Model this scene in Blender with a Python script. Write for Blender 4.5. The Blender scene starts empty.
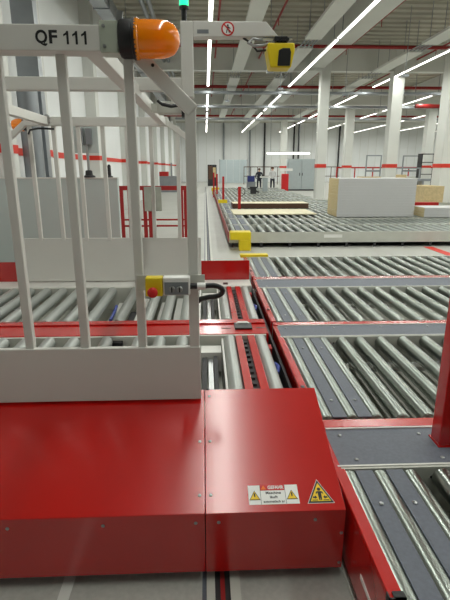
import bpy, bmesh, math, random
from mathutils import Vector, Matrix

# ------------------------------------------------------------------ camera, world, exposure
scene = bpy.context.scene
COL = scene.collection
F_PX, VPX, VPY, EYE = 467.0, 205.0, 168.0, 1.65
PITCH = math.atan((300 - VPY) / F_PX)
YAW = math.atan((225 - VPX) / math.hypot(F_PX, 300 - VPY))
FW = Vector((math.sin(YAW) * math.cos(PITCH), math.cos(YAW) * math.cos(PITCH), -math.sin(PITCH)))
RT = Vector((math.cos(YAW), -math.sin(YAW), 0))
UP = RT.cross(FW)
cam_d = bpy.data.cameras.new('camera')
cam = bpy.data.objects.new('camera', cam_d)
COL.objects.link(cam)
cam.matrix_world = Matrix(((RT.x, UP.x, -FW.x, 0), (RT.y, UP.y, -FW.y, 0), (RT.z, UP.z, -FW.z, EYE), (0, 0, 0, 1)))
cam_d.sensor_fit = 'AUTO'
cam_d.sensor_width = 36.0
cam_d.lens = 36.0 * F_PX / 600.0
cam_d.clip_start = 0.05
cam_d.clip_end = 300
scene.camera = cam

world = bpy.data.worlds.new('world')
scene.world = world
world.use_nodes = True
world.node_tree.nodes['Background'].inputs['Color'].default_value = (0.6, 0.65, 0.7, 1)
world.node_tree.nodes['Background'].inputs['Strength'].default_value = 0.05

vs = scene.view_settings
vs.view_transform = 'Standard'
vs.look = 'None'
vs.gamma = 1.0
vs.use_curve_mapping = False
vs.exposure = 0.42
LAMP = 4.0           # glow of the lamp tubes as seen
LAMP_W = 12.0        # watts per metre of strip light

scene.cycles.use_denoising = True
scene.cycles.max_bounces = 8
scene.cycles.diffuse_bounces = 4
scene.cycles.glossy_bounces = 4
scene.cycles.sample_clamp_indirect = 4.0
scene.cycles.sample_clamp_direct = 12.0
scene.cycles.use_adaptive_sampling = False

random.seed(7)


# ------------------------------------------------------------------ materials
def srgb(c):
    def f(v):
        v /= 255.0
        return v / 12.92 if v <= 0.04045 else ((v + 0.055) / 1.055) ** 2.4
    return (f(c[0]), f(c[1]), f(c[2]), 1)


def mat(name, rgb, rough=0.5, metal=0.0, var=0.06, scale=6.0, bump=0.0, bscale=200.0, coat=0.0, spec=0.5,
        stretch=None, coat_rough=0.15, emit=0.0, trans=0.0, alpha=1.0, rvar=0.0):
    m = bpy.data.materials.new(name)
    m.use_nodes = True
    nt = m.node_tree
    b = nt.nodes['Principled BSDF']
    tc = nt.nodes.new('ShaderNodeTexCoord')
    mp = nt.nodes.new('ShaderNodeMapping')
    nt.links.new(tc.outputs['Object'], mp.inputs['Vector'])
    if stretch:
        mp.inputs['Scale'].default_value = stretch
    n = nt.nodes.new('ShaderNodeTexNoise')
    n.inputs['Scale'].default_value = scale
    n.inputs['Detail'].default_value = 4
    nt.links.new(mp.outputs[0], n.inputs['Vector'])
    r = nt.nodes.new('ShaderNodeValToRGB')
    c = srgb(rgb)
    r.color_ramp.elements[0].position = 0.3
    r.color_ramp.elements[1].position = 0.7
    r.color_ramp.elements[0].color = [min(1, v * (1 - var)) for v in c[:3]] + [1]
    r.color_ramp.elements[1].color = [min(1, v * (1 + var)) for v in c[:3]] + [1]
    nt.links.new(n.outputs['Fac'], r.inputs['Fac'])
    nt.links.new(r.outputs['Color'], b.inputs['Base Color'])
    b.inputs['Roughness'].default_value = rough
    b.inputs['Metallic'].default_value = metal
    b.inputs['Specular IOR Level'].default_value = spec
    b.inputs['Coat Weight'].default_value = coat
    b.inputs['Coat Roughness'].default_value = coat_rough
    b.inputs['Transmission Weight'].default_value = trans
    b.inputs['Alpha'].default_value = alpha
    if rvar > 0:
        mr = nt.nodes.new('ShaderNodeMapRange')
        mr.inputs['To Min'].default_value = max(0.02, rough - rvar)
        mr.inputs['To Max'].default_value = min(1, rough + rvar)
        nt.links.new(n.outputs['Fac'], mr.inputs['Value'])
        nt.links.new(mr.outputs[0], b.inputs['Roughness'])
    if emit > 0:
        b.inputs['Emission Color'].default_value = c
        b.inputs['Emission Strength'].default_value = emit
    if bump > 0:
        n2 = nt.nodes.new('ShaderNodeTexNoise')
        n2.inputs['Scale'].default_value = bscale
        nt.links.new(mp.outputs[0], n2.inputs['Vector'])
        bp = nt.nodes.new('ShaderNodeBump')
        bp.inputs['Strength'].default_value = bump
        bp.inputs['Distance'].default_value = 0.002
        nt.links.new(n2.outputs['Fac'], bp.inputs['Height'])
        nt.links.new(bp.outputs[0], b.inputs['Normal'])
    return m


M = {}
M['red'] = mat('red_paint', (190, 8, 2), 0.24, var=0.05, scale=3, coat=0.85, spec=0.5, coat_rough=0.18)
M['red_dull'] = mat('red_guard', (178, 20, 14), 0.5, var=0.08, scale=4)
M['red_pipe'] = mat('sprinkler_red', (150, 30, 28), 0.5)
M['beige'] = mat('light_grey_coat', (214, 213, 207), 0.42, var=0.02, scale=3)
M['beige2'] = mat('frame_grey_coat', (196, 197, 188), 0.5, var=0.05, scale=4)
M['pale'] = mat('pale_grey_sheet', (182, 193, 190), 0.5, var=0.03, scale=2)
M['steel'] = mat('galvanised_steel', (148, 154, 148), 0.28, metal=1.0, var=0.03, scale=6)
M['steel_far'] = mat('galvanised_steel_dull', (164, 170, 164), 0.40, metal=0.9, var=0.04, scale=6)
M['roller_grey'] = mat('zinc_roller', (172, 176, 172), 0.38, metal=0.45, var=0.03, scale=5)
M['steel2'] = mat('steel_hardware', (170, 172, 172), 0.35, metal=0.9, var=0.08)
M['slate'] = mat('dark_grey_plate', (98, 103, 114), 0.55, var=0.10, scale=60, bump=0.25, bscale=500)
M['pan'] = mat('conveyor_pan', (158, 158, 148), 0.6, var=0.10, scale=5)
M['black'] = mat('black_plastic', (22, 22, 24), 0.45)
M['dark'] = mat('dark_machine', (44, 44, 46), 0.6)
M['yellow'] = mat('yellow_paint', (232, 206, 20), 0.45)
M['amber'] = mat('amber_lens', (255, 146, 6), 0.12, var=0.05, scale=8, trans=0.35, coat=0.3, emit=0.05)
M['amber_in'] = mat('amber_reflector', (255, 176, 40), 0.3, var=0.05)
M['green'] = mat('green_lamp', (30, 215, 140), 0.3, emit=1.6)
M['white'] = mat('white_label', (236, 236, 232), 0.5, var=0.02)
M['ink'] = mat('black_ink', (20, 20, 22), 0.6, var=0.02)
M['sign_red'] = mat('sign_red', (205, 26, 26), 0.5, var=0.03)
M['sign_yellow'] = mat('sign_yellow', (240, 200, 20), 0.5, var=0.03)
M['orange'] = mat('sign_orange', (240, 120, 20), 0.5, var=0.03)
M['wall'] = mat('white_wall', (238, 240, 240), 0.75, var=0.03, scale=0.7)
M['band'] = mat('red_band', (214, 52, 34), 0.6, var=0.04)
M['deck'] = mat('ceiling_deck', (178, 174, 160), 0.7, var=0.08, scale=0.6)
M['beam'] = mat('white_beam', (216, 217, 212), 0.65, var=0.04, scale=0.8)
M['duct'] = mat('galvanised_duct', (150, 154, 158), 0.4, metal=0.75, var=0.08, scale=3)
M['lamp'] = mat('lamp_tube', (255, 252, 244), 0.4, var=0.0, emit=LAMP)
M['lamp'].cycles.emission_sampling = 'NONE'
M['housing'] = mat('lamp_housing', (215, 216, 214), 0.5, var=0.02)
M['blue'] = mat('blue_hose', (40, 62, 150), 0.4)
M['board_white'] = mat('white_board_face', (206, 206, 206), 0.5, var=0.015, scale=2)
M['chip'] = mat('chipboard_edge', (212, 194, 150), 0.75, var=0.14, scale=60)
M['cream'] = mat('cream_board', (226, 218, 186), 0.6, var=0.04)
M['brown'] = mat('brown_board', (88, 62, 46), 0.7, var=0.1, scale=20)
M['wood'] = mat('raw_wood', (206, 184, 140), 0.7, var=0.12, scale=12)
M['cab'] = mat('grey_cabinet', (172, 182, 184), 0.5, var=0.03)
M['paleblue'] = mat('pale_blue_panel', (190, 202, 206), 0.5, var=0.03)
M['skin'] = mat('skin', (205, 160, 135), 0.6, var=0.03)
M['cloth_dark'] = mat('dark_cloth', (36, 38, 50), 0.85)
M['cloth_blue'] = mat('blue_cloth', (52, 60, 120), 0.85)
M['cloth_white'] = mat('white_cloth', (205, 205, 205), 0.85)
M['cable'] = mat('black_cable', (28, 28, 30), 0.5)
M['clear'] = mat('clear_plate', (196, 204, 188), 0.3, var=0.03, trans=0.2)


def floor_mat():
    m = mat('concrete_floor', (194, 194, 187), 0.5, var=0.09, scale=1.3, rvar=0.12)
    nt = m.node_tree
    b = nt.nodes['Principled BSDF']
    ramp = [n for n in nt.nodes if n.type == 'VALTORGB'][0]
    tc = [n for n in nt.nodes if n.type == 'TEX_COORD'][0]
    n2 = nt.nodes.new('ShaderNodeTexNoise')
    n2.inputs['Scale'].default_value = 40
    n2.inputs['Detail'].default_value = 6
    nt.links.new(tc.outputs['Object'], n2.inputs['Vector'])
    mx = nt.nodes.new('ShaderNodeMix')
    mx.data_type = 'RGBA'
    mx.blend_type = 'MULTIPLY'
    mx.inputs[0].default_value = 0.35
    nt.links.new(ramp.outputs['Color'], mx.inputs[6])
    nt.links.new(n2.outputs['Fac'], mx.inputs[7])
    nt.links.new(mx.outputs[2], b.inputs['Base Color'])
    return m


M['floor'] = floor_mat()


# ------------------------------------------------------------------ mesh helpers
# The car and the first four conveyor lanes are drawn in units of 1.136 m on a floor at 0.1975 units;
# machine() switches the helpers to those units, metres() back.
UNIT, BASE, SHIFT = 1.0, 0.0, 0.0


def machine():
    global UNIT, BASE, SHIFT
    UNIT, BASE, SHIFT = 1.136, 0.1975, 0.009


def metres():
    global UNIT, BASE, SHIFT
    UNIT, BASE, SHIFT = 1.0, 0.0, 0.0


def real(p):
    return Vector(((p[0] + SHIFT) * UNIT, p[1] * UNIT, (p[2] - BASE) * UNIT))


class MB:
    def __init__(self):
        self.v, self.f = [], []

    def add(self, vs_, fs):
        o = len(self.v)
        self.v += [tuple(v) for v in vs_]
        self.f += [tuple(i + o for i in f) for f in fs]
        return self

    def box(self, x0, x1, y0, y1, z0, z1):
        return self.add([(x0, y0, z0), (x1, y0, z0), (x1, y1, z0), (x0, y1, z0), (x0, y0, z1), (x1, y0, z1), (x1, y1, z1), (x0, y1, z1)],
                        [(0, 3, 2, 1), (4, 5, 6, 7), (0, 1, 5, 4), (1, 2, 6, 5), (2, 3, 7, 6), (3, 0, 4, 7)])

    def prism(self, poly, a0, a1, axis='x'):
        # poly in the plane across the axis: x -> (y,z), y -> (x,z), z -> (x,y)
        def P(p, a):
            return {'x': (a, p[0], p[1]), 'y': (p[0], a, p[1]), 'z': (p[0], p[1], a)}[axis]
        n = len(poly)
        area = sum(poly[i][0] * poly[(i + 1) % n][1] - poly[(i + 1) % n][0] * poly[i][1] for i in range(n))
        pl = list(poly) if (area > 0) != (axis == 'y') else list(reversed(poly))
        vs_ = [P(p, a0) for p in pl] + [P(p, a1) for p in pl]
        fs = [tuple(reversed(range(n))), tuple(range(n, 2 * n))]
        fs += [(i, (i + 1) % n, n + (i + 1) % n, n + i) for i in range(n)]
        return self.add(vs_, fs)

    def lathe(self, prof, c=(0, 0, 0), axis='z', seg=16):
        # prof: list of (radius, along)
        vs_, fs = [], []
        for r, a in prof:
            for k in range(seg):
                t = 2 * math.pi * k / seg
                p, q = r * math.cos(t), r * math.sin(t)
                w = {'z': (p, q, a), 'y': (q, a, p), 'x': (a, p, q)}[axis]
                vs_.append((w[0] + c[0], w[1] + c[1], w[2] + c[2]))
        for i in range(len(prof) - 1):
            for k in range(seg):
                k2 = (k + 1) % seg
                fs.append((i * seg + k, i * seg + k2, (i + 1) * seg + k2, (i + 1) * seg + k))
        fs.append(tuple(reversed(range(seg))))
        fs.append(tuple(range((len(prof) - 1) * seg, len(prof) * seg)))
        return self.add(vs_, fs)

    def cyl(self, c, r, a0, a1, axis='z', seg=16):
        return self.lathe([(r, a0), (r, a1)], c, axis, seg)

    def tube(self, pts, r, seg=8):
        pts = [Vector(p) for p in pts]
        vs_, fs = [], []
        ref = None
        for i, p in enumerate(pts):
            d = (pts[min(i + 1, len(pts) - 1)] - pts[max(i - 1, 0)]).normalized()
            if ref is None:
                ref = Vector((0, 0, 1)) if abs(d.z) < 0.9 else Vector((1, 0, 0))
            a = d.cross(ref).normalized()
            b = d.cross(a).normalized()
            ref = -b if False else ref
            for k in range(seg):
                t = 2 * math.pi * k / seg
                vs_.append(p + a * math.cos(t) * r + b * math.sin(t) * r)
        n = len(pts)
        for i in range(n - 1):
            for k in range(seg):
                k2 = (k + 1) % seg
                fs.append((i * seg + k, i * seg + k2, (i + 1) * seg + k2, (i + 1) * seg + k))
        fs.append(tuple(reversed(range(seg))))
        fs.append(tuple(range((n - 1) * seg, n * seg)))
        return self.add(vs_, fs)

    def bar(self, p0, p1, w, h):
        # rectangular bar between two points; w across (horizontal), h the other way
        p0, p1 = Vector(p0), Vector(p1)
        d = (p1 - p0).normalized()
        ref = Vector((0, 0, 1)) if abs(d.z) < 0.95 else Vector((0, 1, 0))
        a = d.cross(ref).normalized() * (w / 2)
        b = d.cross(a).normalized() * (h / 2)
        vs_ = [p + s * a + t * b for p in (p0, p1) for s, t in ((-1, -1), (1, -1), (1, 1), (-1, 1))]
        return self.add(vs_, [(0, 1, 2, 3), (7, 6, 5, 4), (0, 4, 5, 1), (1, 5, 6, 2), (2, 6, 7, 3), (3, 7, 4, 0)])

    def mesh(self, name, local=False):
        me = bpy.data.meshes.new(name)
        me.from_pydata([Vector(v) * UNIT for v in self.v] if local else [real(v) for v in self.v], [], self.f)
        bm = bmesh.new()
        bm.from_mesh(me)
        bmesh.ops.recalc_face_normals(bm, faces=bm.faces)
        bm.to_mesh(me)
        bm.free()
        return me

    def build(self, name, m, parent=None, bevel=0.0, smooth=False):
        me = self.mesh(name)
        me.materials.append(M[m])
        if smooth:
            me.shade_smooth()
            me.set_sharp_from_angle(angle=math.radians(40))
        return link(name, me, parent, bevel)


def link(name, me, parent=None, bevel=0.0, loc=None):
    o = bpy.data.objects.new(name, me)
    COL.objects.link(o)
    if parent is not None:
        o.parent = parent
        # geometry is written in world coordinates unless loc is given
        base = parent
        off = Vector((0, 0, 0))
        while base is not None:
            off += base.location
            base = base.parent
        o.location = (real(loc) if loc is not None else Vector((0, 0, 0))) - off
    elif loc is not None:
        o.location = real(loc)
    if bevel > 0:
        b = o.modifiers.new('bevel', 'BEVEL')
        b.width = bevel * UNIT
        b.segments = 2
        b.limit_method = 'ANGLE'
        b.angle_limit = math.radians(40)
    return o


def thing(name, label, cat, loc, group=None):
    o = bpy.data.objects.new(name, None)
    COL.objects.link(o)
    o.location = real(loc)
    o.empty_display_size = 0.1
    return tag(o, label, cat, group)


def tag(o, label, cat, group=None):
    o['label'] = label
    o['category'] = cat
    if group:
        o['group'] = group
    return o


def struct(o, label=None):
    o['kind'] = 'structure'
    if label:
        o['label'] = label
    return o


def B(name, m, x0, x1, y0, y1, z0, z1, parent=None, bevel=0.0):
    return MB().box(x0, x1, y0, y1, z0, z1).build(name, m, parent, bevel)


def text_mesh(body, size, bold=0.0):
    cu = bpy.data.curves.new('lettering', 'FONT')
    cu.body = body
    cu.size = size
    cu.align_x = 'CENTER'
    cu.align_y = 'CENTER'
    cu.offset = bold
    cu.extrude = 0.0003
    cu.resolution_u = 4
    tmp = bpy.data.objects.new('lettering_tmp', cu)
    COL.objects.link(tmp)
    dg = bpy.context.evaluated_depsgraph_get()
    me = bpy.data.meshes.new_from_object(tmp.evaluated_get(dg))
    bpy.data.objects.remove(tmp)
    me.materials.clear()
    return me


def text(name, body, size, m, parent, origin, ux, uy, bold=0.0, width=None):
    me = text_mesh(body, size, bold)
    me.materials.append(M[m])
    ux, uy = Vector(ux).normalized(), Vector(uy).normalized()
    un = ux.cross(uy)
    sx = 1.0
    if width:
        xs = [v.co.x for v in me.vertices]
        sx = width / (max(xs) - min(xs))
    for v in me.vertices:
        v.co = real(Vector(origin) + ux * v.co.x * sx + uy * v.co.y + un * v.co.z)
    return link(name, me, parent)


def flat(name, m, parent, origin, ux, uy, poly, lift=0.0, thick=0.0006):
    # thin printed shape lying on a plane
    ux, uy = Vector(ux).normalized(), Vector(uy).normalized()
    un = ux.cross(uy)
    O = Vector(origin)
    n = len(poly)
    vs_ = [O + ux * p[0] + uy * p[1] + un * (lift + t) for t in (0, thick) for p in poly]
    fs = [tuple(reversed(range(n))), tuple(range(n, 2 * n))] + [(i, (i + 1) % n, n + (i + 1) % n, n + i) for i in range(n)]
    return MB().add(vs_, fs).build(name, m, parent)


def circle(r, n=28, cx=0, cy=0):
    return [(cx + r * math.cos(2 * math.pi * k / n), cy + r * math.sin(2 * math.pi * k / n)) for k in range(n)]


def roller_mesh(r, length, seg=20, shaft=0.03):
    b = MB()
    c = 0.006
    L = length / 2
    b.lathe([(r - c, -L), (r, -L + c), (r, L - c), (r - c, L)], axis='y', seg=seg)
    b.cyl((0, 0, 0), 0.012, -L - shaft, L + shaft, 'y', 8)
    me = b.mesh('roller', True)
    me.materials.append(M['steel'])
    me.shade_smooth()
    me.set_sharp_from_angle(angle=math.radians(35))
    return me


# ------------------------------------------------------------------ the hall
WL, WB, WR, WF, ZC = -3.4, 60.0, 32.0, -14.0, 6.9
fl = struct(B('floor', 'floor', WL - 0.2, WR, WF, WB + 0.2, -0.2, 0.0), 'smooth grey concrete hall floor')
wl = struct(B('wall_left', 'wall', WL - 0.2, WL, WF, WB, 0, ZC), 'white hall wall with a red band')
wb = struct(B('wall_back', 'wall', WL, WR, WB, WB + 0.2, 0, ZC), 'white far end wall of the hall')
struct(B('wall_right', 'wall', WR, WR + 0.2, WF, WB, 0, ZC))
struct(B('wall_front', 'slate', WL, WR, WF - 0.2, WF, 0, ZC))

# trapezoidal deck of the ceiling: ribs run across the hall
d = MB()
pts = []
y = WF
while y < WB:
    pts += [(y, ZC), (y + 0.28, ZC), (y + 0.34, ZC + 0.12), (y + 0.50, ZC + 0.12)]
    y += 0.56
vv, ff = [], []
for (yy, zz) in pts:
    vv += [(WL - 0.2, yy, zz), (WR + 0.2, yy, zz)]
for i in range(len(pts) - 1):
    ff.append((2 * i, 2 * i + 1, 2 * i + 3, 2 * i + 2))
top = len(vv)
vv += [(WL - 0.2, WF, ZC + 0.3), (WR + 0.2, WF, ZC + 0.3), (WR + 0.2, pts[-1][0], ZC + 0.3), (WL - 0.2, pts[-1][0], ZC + 0.3)]
ff.append((top, top + 1, top + 2, top + 3))
d.add(vv, ff)
struct(d.build('ceiling', 'deck'), 'grey trapezoidal metal deck ceiling')

# floor joints and rails of the car track
struct(B('trim_1', 'beam', -0.605, -0.56, -2, 40, 0, 0.004), 'pale floor joint strip running under the red cover')
track = thing('floor_rail', 'slotted steel guide rail let into the floor of the aisle', 'rail', (0.05, 6, 0))
B('flange', 'beige2', -0.012, 0.022, -1, 44, 0, 0.012, track)
B('flange', 'beige2', 0.084, 0.125, -1, 44, 0, 0.012, track)
B('slot', 'dark', 0.022, 0.044, -1, 44, 0, 0.004, track)
B('slot', 'slate', 0.044, 0.062, 1.9, 44, 0, 0.004, track)
B('conductor', 'red_pipe', 0.044, 0.062, -1, 1.9, 0, 0.008, track)
B('slot', 'dark', 0.062, 0.084, -1, 44, 0, 0.004, track)
struct(B('trim_2', 'beige2', 0.565, 0.625, -1, 6.2, 0, 0.015), 'pale metal strip on the floor below the conveyors')
struct(B('trim_3', 'slate', -0.03, -0.012, -1, 44, 0, 0.003))

# wall band and pilasters
wband = struct(B('trim_4', 'band', WL, WL + 0.02, WF, WB, 1.87, 2.0), 'red stripe painted along the left wall')
for i, (yy, dd, ww) in enumerate(((7.4, 0.42, 0.55), (9.75, 0.3, 0.34), (14.5, 0.3, 0.4), (20, 0.3, 0.4), (26, 0.3, 0.4), (32, 0.3, 0.4), (38, 0.3, 0.4), (46, 0.3, 0.4), (54, 0.3, 0.4))):
    p_ = struct(B('trim_%d' % (5 + i), 'beam', WL, WL + dd, yy, yy + ww, 0, ZC))
    B('band', 'band', WL, WL + dd + 0.01, yy - 0.01, yy + ww + 0.01, 1.87, 2.0, p_)
# vertical joints of the sandwich panels of the far wall
for i in range(0, 34):
    xx = WL + 0.6 + i * 1.0
    B('panel_joint', 'beam', xx - 0.02, xx + 0.02, WB - 0.02, WB, 0, ZC, wb)

# grey steel pipe / flue by the left wall
pp = thing('flue_pipe', 'thick grey galvanised pipe rising beside the left wall', 'pipe', (-3.0, 8.7, 0))
MB().cyl((-3.0, 8.7, 0), 0.17, 0, 3.0, 'z', 28).build('pipe', 'duct', pp, smooth=True)
MB().box(-3.2, -2.83, 8.9, 9.1, 0, 6.6).build('channel', 'duct', pp)
MB().cyl((-3.0, 8.7, 0), 0.185, 2.95, 3.05, 'z', 28).build('collar', 'duct', pp, smooth=True)
pd = thing('air_duct', 'grey steel duct running under the ceiling by left wall', 'duct', (-2.5, 14, 5.4))
MB().box(-2.66, -2.3, 7, 34, 5.4, 5.75).build('duct', 'duct', pd)
for yy in (8, 13, 17, 21, 26, 30):
    B('strap', 'duct', -2.68, -2.28, yy, yy + 0.06, 5.38, 5.77, pd)
    B('strap_rod', 'duct', -2.5, -2.48, yy + 0.02, yy + 0.04, 5.77, ZC - 0.022, pd)
for k, xx in enumerate((-1.75, -1.55)):
    tag(MB().tube([(xx, 2, 6.2), (xx, 30, 6.2)], 0.07, 10).build('ceiling_pipe', 'duct', smooth=True),
        'grey round ceiling pipe, the %s of a pair above the fence' % ('left' if k == 0 else 'right'), 'pipe', 'ceiling pipes')

# columns
for i, (x, y_, w, lab) in enumerate(((5.5, 23.0, 0.43, 'white column with red band beside the grey two door cabinet'),
                             (8.85, 23.0, 0.52, 'white column with red band behind right part of tall board stack'),
                             (10.7, 21.2, 0.8, 'thick white column with red band at right edge'),
                             (7.55, 46.8, 0.56, 'slim far white column behind the bright low lamp'),
                             (10.4, 35.3, 0.56, 'far white column behind left part of tall board stack'),
                             (16.3, 35.3, 0.6, 'far white column near the right edge'))):
    c = struct(B('column', 'beam', x - w / 2, x + w / 2, y_ - w / 2, y_ + w / 2, 0, ZC, bevel=0.02), lab)
    z0 = 1.65 - 0.02 * (i == 1) * y_ / 8
    B('band', 'band', x - w / 2 - 0.012, x + w / 2 + 0.012, y_ - w / 2 - 0.012, y_ + w / 2 + 0.012, 1.66, 1.83, c)

# ceiling beams
for yy in (-11.5, 0.0, 11.5, 23.0, 34.6, 46.2):
    struct(B('ceiling_beam', 'beam', WL, WR, yy - 0.2, yy + 0.2, 5.85, ZC), 'white concrete beam spanning across the hall')
for xx in (5.08, 14.2, 22.9):
    struct(B('ceiling_girder', 'beam', xx - 0.32, xx + 0.32, WF, WB, 5.98, ZC), 'white girder running the length of the hall')

# strip lights, rows along the hall
LZ = 5.6
row_lab = {0.2: 'white strip light in the row straight above the rail aisle',
           4.3: 'white strip light in the row beside the white girder',
           8.65: 'white strip light in second row right of the aisle row',
           13.0: 'white strip light in third row right of the aisle row',
           17.4: 'white strip light in fourth row right of the aisle row',
           21.7: 'white strip light in fifth row right of the aisle row',
           26.0: 'white strip light in outermost row at the right'}
for xx, lab in row_lab.items():
    for y0, y1 in ((-1.0, 4.8), (5.0, 10.6), (11.0, 16.4), (16.6, 25.6), (27.2, 36), (37.4, 46), (47.2, 57)):
        nth = {-1.0: 'first', 5.0: 'second', 11.0: 'third', 16.6: 'fourth', 27.2: 'fifth', 37.4: 'sixth', 47.2: 'last'}[y0]
        t = thing('strip_light', lab + ', %s segment from the camera' % nth, 'light', (xx, (y0 + y1) / 2, LZ), 'ceiling strip lights')
        B('housing', 'housing', xx - 0.07, xx + 0.07, y0, y1, LZ + 0.03, LZ + 0.09, t)
        B('tube', 'lamp', xx - 0.05, xx + 0.05, y0, y1, LZ + 0.018, LZ + 0.03, t)
        n_l = max(1, round((y1 - y0) / 3.0))
        for k in range(n_l):
            ld = bpy.data.lights.new('lamp_light', 'AREA')
            ld.shape = 'RECTANGLE'
            ld.size = 0.1
            ld.size_y = (y1 - y0) / n_l
            ld.energy = LAMP_W * ld.size_y
            ld.color = (0.965, 1.0, 0.935)
            lo = bpy.data.objects.new('lamp_light', ld)
            COL.objects.link(lo)
            lo.parent = t
            lo.location = (0, y0 + (k + 0.5) * ld.size_y - (y0 + y1) / 2, 0.012)
        for yy in (y0 + 0.4, y1 - 0.4):
            B('hanger', 'duct', xx - 0.012, xx + 0.012, yy - 0.012, yy + 0.012, LZ + 0.09, ZC, t)

# radiant heating panels
for xx, w, rows_, lab in ((1.46, 0.48, ((4, 10.9), (12, 22.4), (24, 33.8), (36, 45)), 'narrow white radiant heating panel hung right of the aisle lights'),
                          (3.6, 0.54, ((12, 17.0), (18.2, 22.4), (24, 33.8), (36, 45)), 'white radiant heating panel hung left of the white girder'),
                          (7.75, 0.58, ((12, 17.5), (18.6, 22.4), (24, 33.8), (36, 45)), 'white radiant heating panel hung beside the second light row')):
    for y0, y1 in rows_:
        t = thing('radiant_panel', lab + ', %s segment' % ('nearest', 'second', 'third', 'farthest')[[r[0] for r in rows_].index(y0)], 'heater panel', (xx, (y0 + y1) / 2, 5.72), 'radiant panels under the ceiling')
        B('panel', 'beam', xx - w / 2, xx + w / 2, y0, y1, 5.72, 5.80, t)
        for k in range(4):
            px = xx - w / 2 + w * (k + 0.5) / 4
            MB().tube([(px, y0 - 0.55, 5.77), (px, y1 + 0.55, 5.77)], 0.025, 6).build('pipe', 'duct', t)
        for yy in (y0 + 0.5, y1 - 0.5):
            for s in (-1, 1):
                B('hanger', 'duct', xx + s * w * 0.4 - 0.01, xx + s * w * 0.4 + 0.01, yy, yy + 0.02, 5.80, ZC, t)

# sprinkler pipes
for yy in (18.6, 27.4, 36.0, 42.0):
    tag(MB().tube([(WL, yy, 5.88), (WR, yy, 5.88)], 0.06 if yy < 25 else 0.08, 10).build('sprinkler_pipe', 'red_pipe', smooth=True),
        'red sprinkler main crossing the hall, %s from the camera' % {18.6: 'first', 27.4: 'second', 36.0: 'third', 42.0: 'fourth'}[yy], 'pipe', 'red sprinkler pipes')
for xx, lab in ((0.5, 'thin red sprinkler pipe beside the aisle strip lights'), (2.45, 'thin red sprinkler pipe between two radiant panels'),
                (5.85, 'thin red sprinkler pipe right of the white girder'), (9.6, 'thin red sprinkler pipe right of second light row')):
    b = MB().tube([(xx, 6, 6.35), (xx, 50, 6.35)], 0.035, 8)
    for yy in range(9, 50, 4):
        b.cyl((xx, yy, 0), 0.014, 6.12, 6.35, 'z', 6)
    tag(b.build('sprinkler_pipe', 'red_pipe'), lab, 'pipe', 'red sprinkler pipes')
tag(MB().tube([(12.6, 29.5, 5.2), (16.2, 29.5, 5.2), (16.2, 29.5, 6.9)], 0.12, 10).build('sprinkler_riser', 'red_pipe', smooth=True),
    'thick red pipe with an elbow high at right edge', 'pipe')

# cable trays across the hall
for yy, zz, lab in ((26.4, 5.38, 'grey cable tray crossing below the strip light joint'), (38.0, 5.2, 'far grey cable tray crossing under the ceiling'),
                    (31.5, 5.3, 'grey cable tray between the two other trays')):
    t = thing('cable_tray', lab, 'cable tray', (10, yy, zz))
    B('tray', 'duct', -2.2, WR, yy - 0.2, yy + 0.2, zz, zz + 0.02, t)
    B('side_rail', 'duct', -2.2, WR, yy - 0.21, yy - 0.19, zz, zz + 0.11, t)
    B('side_rail', 'duct', -2.2, WR, yy + 0.19, yy + 0.21, zz, zz + 0.11, t)
    for k in range(-1, 15):
        B('hanger_rod', 'duct', k * 2.2 + 0.1, k * 2.2 + 0.12, yy - 0.2, yy - 0.18, zz, ZC, t)
for k, (xx, yy) in enumerate(((2.2, 17), (3.1, 20.5), (6.2, 22), (7.0, 17.5), (1.1, 24.12))):
    b = MB().cyl((xx, yy, 0), 0.012, 4.75, ZC, 'z', 6)
    b.box(xx - 0.1, xx + 0.1, yy - 0.1, yy + 0.1, 4.7, 4.78)
    tag(b.build('hanging_socket', 'duct'), 'small socket box hanging on a thin rod ' + ('left of the second light row', 'just left of the girder lights', 'right of the white girder', 'near the second row of lights', 'beside the aisle light row')[k], 'socket', 'hanging sockets')


# ------------------------------------------------------------------ fixed roller conveyors at the right
machine()
RR = 0.04
bolt_me = MB().lathe([(0.009, 0), (0.009, 0.003), (0.005, 0.006)], axis='z', seg=10).mesh('bolt', True)
bolt_me.materials.append(M['steel2'])
screw_me = MB().lathe([(0.0062, 0), (0.0062, 0.0015), (0.003, 0.003)], axis='z', seg=10).mesh('screw', True)
screw_me.materials.append(M['steel2'])
XE = 0.49


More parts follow.
